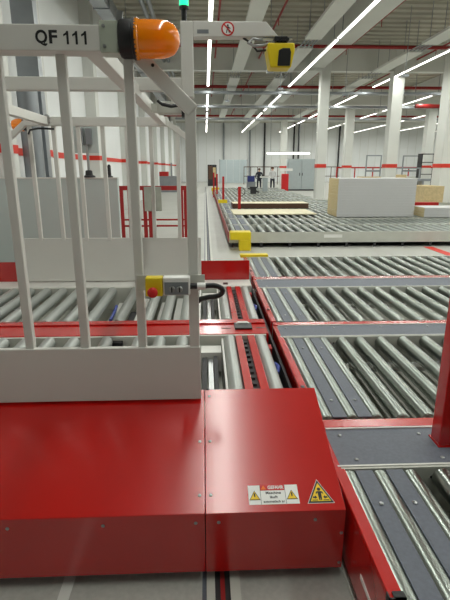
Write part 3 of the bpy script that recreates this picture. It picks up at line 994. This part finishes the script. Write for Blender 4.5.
# ---- near fence
FN = 1.833
PW = 0.034
fence = MB().box(-2.0, -0.037, FN - 0.006, FN + 0.02, 0.690, 0.93).build('fence_panel', 'beige', car, bevel=0.003)
posts_n = (-1.90, -1.69, -1.455, -1.22, -0.98, -0.742, -0.515, -0.2785)
for x in posts_n:
    MB().box(x - PW / 2, x + PW / 2, FN - PW / 2 + 0.02, FN + PW / 2 + 0.02, 0.90, 2.05).build('fence_post', 'beige', car, bevel=0.004)
MB().box(-0.081, -0.040, FN - 0.003, FN + 0.046, 0.90, 1.862).build('fence_post', 'beige', car, bevel=0.004)
bm_n = MB().box(-1.9, -0.362, FN - 0.045, FN + 0.045, 2.035, 2.117).build('sign_beam', 'beige', car, bevel=0.004)
MB().box(-0.362, -0.24, FN + 0.0, FN + 0.045, 2.041, 2.10).build('beam_end', 'beige', car, bevel=0.003)
MB().bar((-0.245, FN + 0.02, 2.035), (-0.050, FN + 0.02, 1.850), 0.052, 0.05).build('corner_brace', 'beige', car, bevel=0.004)
MB().cyl((-0.19, 0, 2.0), 0.006, FN - 0.009, FN - 0.004, 'y', 10).build('brace_hole', 'black', car)
text('lettering', 'Q', 0.056, 'ink', bm_n, (-0.5580, FN - 0.0455, 2.0755), (1, 0, 0), (0, 0, 1), 0.0016, 0.040)
text('lettering', 'F', 0.056, 'ink', bm_n, (-0.5200, FN - 0.0455, 2.0755), (1, 0, 0), (0, 0, 1), 0.0016, 0.028)
for k in range(3):
    flat('lettering', 'ink', bm_n, (-0.4760 + 0.0300 * k, FN - 0.0452, 2.0755), (1, 0, 0), (0, 0, 1),
         [(0.002, -0.0205), (0.0095, -0.0205), (0.0095, 0.0205), (0.0035, 0.0205), (0.000, 0.0150), (-0.0080, 0.0105), (-0.0080, 0.0040), (0.002, 0.0090)])
# beacon mount and beacon (axis along +x)
MB().box(-0.362, -0.300, FN - 0.047, FN + 0.03, 2.030, 2.130).build('beacon_bracket', 'clear', car, bevel=0.003)
for zz in (2.050, 2.112):
    MB().cyl((-0.347, 0, zz), 0.006, FN - 0.052, FN - 0.046, 'y', 8).build('bolt', 'steel2', car)
BC = (0, FN - 0.02, 2.079)
bcn = MB().lathe([(0.046, -0.300), (0.058, -0.296), (0.062, -0.288), (0.062, -0.252), (0.066, -0.250), (0.066, -0.238)], BC, 'x', 28).build('beacon_base', 'black', car, smooth=True)
MB().lathe([(0.066, -0.242), (0.066, -0.234), (0.0615, -0.230), (0.0610, -0.160), (0.058, -0.136), (0.048, -0.112), (0.030, -0.097), (0.012, -0.091)], BC, 'x', 32).build('beacon_lens', 'amber', bcn, smooth=True)
MB().lathe([(0.03, -0.243), (0.048, -0.205), (0.050, -0.17), (0.02, -0.15)], BC, 'x', 16).build('beacon_reflector', 'amber_in', bcn, smooth=True)
MB().bar((-0.298, FN - 0.02, 2.13), (-0.292, FN - 0.02, 2.165), 0.02, 0.012).build('beacon_clip', 'steel2', bcn)

# ---- emergency stop station on a plate between the last two posts
B('mounting_plate', 'beige2', -0.285, -0.015, FN - 0.012, FN - 0.006, 1.178, 1.24, car)
es = MB().box(-0.246, -0.180, FN - 0.062, FN - 0.012, 1.166, 1.240).build('stop_box', 'yellow', car, bevel=0.004)
es['label'] = 'yellow emergency stop box with red mushroom button'
MB().lathe([(0.012, FN - 0.062), (0.012, FN - 0.075), (0.019, FN - 0.077), (0.0205, FN - 0.088), (0.014, FN - 0.096), (0.004, FN - 0.098)], (-0.216, 0, 1.188), 'y', 20).build('stop_button', 'sign_red', es, smooth=True)
kb = MB().box(-0.178, -0.073, FN - 0.058, FN - 0.012, 1.168, 1.240).build('switch_box', 'white', car, bevel=0.004)
kf = MB().box(-0.172, -0.080, FN - 0.060, FN - 0.058, 1.172, 1.222).build('switch_face', 'duct', kb)
for x in (-0.143, -0.113):
    MB().lathe([(0.012, FN - 0.060), (0.012, FN - 0.068), (0.010, FN - 0.070)], (x, 0, 1.195), 'y', 16).build('switch_knob', 'steel2', kb)
    B('switch_lever', 'black', x - 0.0025, x + 0.0025, FN - 0.076, FN - 0.068, 1.185, 1.206, kb)
MB().cyl((0, FN - 0.035, 1.20), 0.012, -0.073, -0.03, 'x', 12).build('cable_gland', 'black', kb)
MB().cyl((0, FN - 0.035, 1.20), 0.014, -0.045, -0.012, 'x', 12).build('cable_collar', 'white', kb)
loop = []
for k in range(13):
    a = math.pi / 2 - k * math.pi / 12
    loop.append((0.005 + 0.052 * math.cos(a), FN - 0.035 + 0.004 * k, 1.172 + 0.030 * math.sin(a)))
cbl = MB().tube([(-0.03, FN - 0.035, 1.20)] + loop + [(-0.03, FN + 0.03, 1.130), (-0.06, FN + 0.05, 1.10)], 0.0105, 10)
cbl.build('cable', 'cable', car, smooth=True)

# ---- middle portal with scanner arm
MY = 3.0
MB().box(-1.9, -0.14, MY - 0.03, MY + 0.03, 2.084, 2.156).build('middle_beam', 'beige', car, bevel=0.004)
MB().box(-0.140, -0.069, MY - 0.035, MY + 0.035, 2.05, 2.449).build('scanner_post', 'beige', car, bevel=0.005)
arm = MB().prism([(-0.069, 2.366), (0.419, 2.374), (0.348, 2.449), (-0.069, 2.449)], MY - 0.035, MY + 0.035, 'y').build('scanner_arm', 'beige', car, bevel=0.004)
B('type_plate', 'duct', -0.045, 0.02, MY - 0.0362, MY - 0.035, 2.385, 2.405, arm)
lp = MB().cyl((-0.118, MY, 0), 0.016, 2.449, 2.525, 'z', 12).build('lamp_stem', 'black', car)
MB().cyl((-0.118, MY, 0), 0.027, 2.515, 2.530, 'z', 16).build('lamp_collar', 'black', lp)
MB().lathe([(0.026, 2.530), (0.026, 2.590), (0.02, 2.60)], (-0.118, MY, 0), 'z', 16).build('signal_lamp', 'green', lp, smooth=True)
# round no-access sign on the arm
so = Vector((0.129, MY - 0.036, 2.410))
sx, sz = (1, 0, 0), (0, 0, 1)
sg = flat('prohibition_sign', 'sign_red', arm, so, sx, sz, circle(0.037))
sg['label'] = 'round red and white sign, walking figure crossed out'
flat('sign_face', 'white', sg, so, sx, sz, circle(0.029), 0.0007)
flat('pictogram', 'ink', sg, so, sx, sz, circle(0.005, 12, 0, 0.017), 0.0014)
flat('pictogram', 'ink', sg, so, sx, sz, [(-0.006, -0.004), (0.005, -0.004), (0.006, 0.011), (-0.005, 0.011)], 0.0014)
flat('pictogram', 'ink', sg, so, sx, sz, [(-0.006, -0.004), (0.0, -0.004), (-0.006, -0.022), (-0.011, -0.022)], 0.0014)
flat('pictogram', 'ink', sg, so, sx, sz, [(0.0, -0.004), (0.005, -0.004), (0.012, -0.020), (0.007, -0.022)], 0.0014)
flat('pictogram', 'ink', sg, so, sx, sz, [(0.005, 0.010), (0.016, 0.002), (0.013, -0.002), (0.004, 0.006)], 0.0014)
flat('sign_slash', 'sign_red', sg, so, sx, sz, [(-0.024, 0.019), (-0.019, 0.024), (0.024, -0.019), (0.019, -0.024)], 0.0020)
# yellow laser scanner hanging below the arm tip
sc_ = MB().prism([(0.356, 2.335), (0.508, 2.335), (0.512, 2.30), (0.492, 2.206), (0.372, 2.206), (0.352, 2.30)], MY - 0.07, MY + 0.06, 'y').build('laser_scanner', 'yellow', car, bevel=0.008)
sc_['label'] = 'yellow laser scanner with black window'
MB().prism([(0.418, 2.295), (0.440, 2.305), (0.480, 2.305), (0.488, 2.285), (0.484, 2.214), (0.412, 2.214)], MY - 0.082, MY - 0.068, 'y').build('scanner_window', 'black', sc_, bevel=0.003)
MB().box(0.395, 0.47, MY - 0.055, MY + 0.045, 2.335, 2.372).build('scanner_mount', 'black', sc_, bevel=0.004)
for k in range(4):
    MB().cyl((0.40 + k * 0.022, 0, 2.350), 0.010, MY - 0.075, MY - 0.05, 'y', 10).build('scanner_plug', 'black', sc_)
B('scanner_bracket', 'steel2', 0.33, 0.50, MY - 0.03, MY + 0.03, 2.366, 2.374, sc_)
MB().tube([(0.36, MY - 0.04, 2.335), (0.33, MY - 0.06, 2.322), (0.28, MY - 0.06, 2.318), (0.245, MY - 0.05, 2.335), (0.27, MY - 0.03, 2.362), (0.33, MY - 0.02, 2.36)], 0.008, 8).build('scanner_cable', 'steel2', sc_, smooth=True)
MB().tube([(0.36, MY, 2.31), (0.30, MY - 0.02, 2.30), (0.26, MY - 0.02, 2.345), (0.22, MY, 2.372)], 0.006, 8).build('scanner_cable', 'cable', sc_, smooth=True)

# ---- beams along the car tying the portals together
for x in (-1.53, -0.415):
    MB().box(x - 0.03, x + 0.03, FN + 0.045, 4.83, 2.047, 2.112 if x > -1 else 2.12).build('roof_beam', 'beige', car, bevel=0.003)
# sensor head with cable under the right roof beam
sh = MB().box(-0.34, -0.16, 3.55, 3.67, 2.02, 2.10).build('sensor_bracket', 'beige2', car, bevel=0.004)
MB().box(-0.39, -0.33, 3.58, 3.64, 2.03, 2.09).build('sensor_arm', 'beige2', sh)
MB().tube([(-0.33, 3.53, 2.10), (-0.30, 3.50, 2.075), (-0.24, 3.49, 2.062), (-0.18, 3.50, 2.07), (-0.15, 3.53, 2.10)], 0.012, 8).build('sensor_cable', 'cable', sh, smooth=True)
MB().box(-0.17, -0.11, 3.54, 3.62, 2.00, 2.075).build('sensor_head', 'dark', sh)

# ---- far fence
FF = 4.85
MB().box(-1.965, -0.06, FF, FF + 0.02, 0.50, 0.955).build('fence_panel', 'beige', car, bevel=0.003)
for x in (-1.95, -1.70, -1.47, -1.235, -1.0, -0.77, -0.535, -0.275, -0.115):
    zt = 1.905 if x in (-1.95, -0.115) else 2.045
    MB().box(x - 0.019, x + 0.019, FF - 0.005, FF + 0.033, 0.93, zt).build('fence_post', 'beige', car, bevel=0.003)
MB().box(-1.74, -0.36, FF - 0.02, FF + 0.05, 2.04, 2.121).build('far_beam', 'beige', car, bevel=0.003)
MB().bar((-0.37, FF + 0.015, 2.07), (-0.115, FF + 0.015, 1.89), 0.05, 0.05).build('corner_brace', 'beige', car, bevel=0.003)
MB().bar((-1.73, FF + 0.015, 2.07), (-1.95, FF + 0.015, 1.89), 0.05, 0.05).build('corner_brace', 'beige', car, bevel=0.003)
b2 = MB().lathe([(0.04, -1.74), (0.055, -1.745), (0.055, -1.775)], (0, FF + 0.08, 2.055), 'x', 18).build('beacon_base', 'black', car, smooth=True)
MB().lathe([(0.06, -1.775), (0.058, -1.84), (0.04, -1.88), (0.01, -1.89)], (0, FF + 0.08, 2.055), 'x', 20).build('beacon_lens', 'amber', b2, smooth=True)
for zz in (2.06, 2.10):
    MB().cyl((-1.505, 0, zz + 0.02), 0.022, FF - 0.05, FF - 0.02, 'y', 12).build('clamp_bolt', 'steel2', car)
MB().tube([(-1.70, FF - 0.03, 1.96), (-1.68, FF - 0.03, 2.0), (-1.6, FF - 0.03, 2.015), (-1.45, FF - 0.03, 2.01)], 0.009, 8).build('cable', 'cable', car, smooth=True)

# ---- far cover, mirrored
fc = MB().prism([(4.91, 0.47), (4.91, 0.70), (5.45, 0.497), (5.45, 0.247), (5.432, 0.247), (5.432, 0.485), (4.93, 0.675), (4.93, 0.47)], -2.3, 0.455, 'x')
fc.build('cover_panel', 'red', car, bevel=0.003)

# ---- car frame: end frames, middle beam, rails
B('end_frame', 'beige', CAR_X0, 0.455, 4.63, 4.90, 0.25, 0.492, car, bevel=0.003)
MB().box(0.165, 0.215, 4.68, 4.76, 0.4915, 0.4945).build('socket_hole', 'black', car)
B('end_frame', 'beige', CAR_X0, CAR_X1, 1.92, 2.16, 0.25, 0.49, car, bevel=0.003)
mb = MB().box(CAR_X0, CAR_X1 + 0.02, 3.19, 3.40, 0.40, 0.494).box(CAR_X0, CAR_X1 + 0.02, 3.405, 3.49, 0.40, 0.505)
mbo = mb.build('cross_beam', 'red', car, bevel=0.003)
sb = MB().box(0.20, 0.33, 3.27, 3.40, 0.494, 0.508).build('light_barrier', 'black', car, bevel=0.004)
MB().prism([(0.21, 0.506), (0.32, 0.506), (0.30, 0.518), (0.23, 0.518)], 3.37, 3.40, 'y').build('barrier_head', 'white', sb, bevel=0.004)
for x in (0.10, 0.36):
    B('slot_mark', 'black', x, x + 0.07, 3.30, 3.315, 0.4942, 0.4955, mbo)
B('frame_rail', 'beige2', CAR_X0, CAR_X1, 3.165, 3.19, 0.25, 0.488, car)
B('frame_rail', 'beige2', CAR_X0, CAR_X1, 3.49, 3.515, 0.25, 0.488, car)
B('frame_rail', 'beige2', CAR_X0, CAR_X1, 4.60, 4.63, 0.25, 0.488, car)
B('frame_rail', 'beige2', CAR_X0, CAR_X1, 2.16, 2.19, 0.25, 0.488, car)
B('base_pan', 'pan', CAR_X0, CAR_X1, 1.92, 4.86, 0.235, 0.255, car)
B('chassis_side', 'dark', 0.456, 0.470, 1.92, 4.86, 0.235, 0.452, car)
B('slot_tray', 'dark', CAR_X1, 0.456, 1.92, 4.86, 0.33, 0.345, car)
B('chassis_side', 'red_dull', CAR_X0 - 0.012, CAR_X0, 1.92, 4.86, 0.235, 0.40, car)
for x in (-1.9, -0.1):
    for yy in (2.2, 4.6):
        MB().cyl((x, yy, 0.2475), 0.05, -0.04, 0.04, 'x', 20).build('wheel', 'steel2', car)

car_rx = [-2.08, -1.92, -1.76, -1.60, -1.44, -1.28, -1.12, -0.95, -0.72, -0.49, -0.345, -0.185]
r1 = roller_mesh(0.043, 0.94, 24)
r2 = roller_mesh(0.043, 1.06, 24)
r1.materials[0] = M['roller_grey']
r2.materials[0] = M['roller_grey']
for x in car_rx:
    link('roller', r1, car, loc=(x, 2.68, 0.458))
    link('roller', r2, car, loc=(x, 4.06, 0.458))
for y0, y1, me in ((2.20, 3.155, r1), (3.525, 4.595, r2)):
    ym = (y0 + y1) / 2
    link('roller', me, car, loc=(0.152, ym, 0.458))
    link('roller', me, car, loc=(0.372, ym, 0.458))
    # chain guide: two red bars with a dark chain in the slot between
    B('chain_guide', 'red', 0.195, 0.242, y0, y1, 0.42, 0.494, car, bevel=0.003)
    B('chain_guide', 'red', 0.280, 0.330, y0, y1, 0.42, 0.494, car, bevel=0.003)
    B('chain', 'dark', 0.242, 0.280, y0, y1, 0.42, 0.455, car)
    for k in range(11):
        B('chain_link', 'dark', 0.25, 0.272, y0 + 0.05 + k * 0.082, y0 + 0.085 + k * 0.082, 0.455, 0.470, car)
    # lifting mechanism in the left trough
    B('trough_wall', 'beige', -0.075, -0.06, y0, y1, 0.25, 0.488, car)
    B('trough_wall', 'beige', 0.095, 0.108, y0, y1, 0.25, 0.47, car)
    B('lift_rail', 'steel2', 0.0, 0.03, y0 + 0.05, y1 - 0.2, 0.3, 0.40, car)
    B('lift_rail', 'dark', -0.04, -0.01, y0 + 0.05, y1 - 0.2, 0.3, 0.41, car)
    B('lift_head', 'beige', -0.05, 0.09, y1 - 0.19, y1 - 0.06, 0.3, 0.44, car)
    B('lift_guide', 'dark', 0.035, 0.06, y0 + 0.05, y1 - 0.2, 0.32, 0.42, car)
    # hoses and fittings in the slot at the right
    MB().tube([(0.435 - 0.02, y0 + 0.1, 0.40), (0.40, y0 + 0.3, 0.42), (0.43, y0 + 0.5, 0.41), (0.41, y0 + 0.75, 0.40), (0.43, y1 - 0.05, 0.42)], 0.014, 8).build('hose', 'steel2', car, smooth=True)
    MB().tube([(0.42, y0 + 0.42, 0.44), (0.435, y0 + 0.48, 0.455), (0.425, y0 + 0.56, 0.44)], 0.013, 8).build('hose', 'blue', car, smooth=True)
    B('valve', 'red_dull', 0.405, 0.44, y1 - 0.16, y1 - 0.08, 0.40, 0.45, car)
    # drive bits under the left rollers
    for k, x in enumerate((-0.84, -0.60, -0.42, -0.265)):
        B('drive_guard', 'beige', x - 0.03, x + 0.03, y0 + 0.05, y1 - 0.1, 0.32, 0.40 if k % 2 else 0.36, car)
    B('drive_motor', 'dark', -0.70, -0.53, y0 + 0.2, y0 + 0.6, 0.25, 0.38, car)
    MB().tube([(-0.83, y0 + 0.3, 0.40), (-0.82, y0 + 0.45, 0.43), (-0.84, y0 + 0.65, 0.42)], 0.014, 8).build('hose', 'blue', car, smooth=True)
B('socket_block', 'black', -0.68, -0.61, 3.12, 3.165, 0.41, 0.46, car)

bpy.context.view_layer.update()
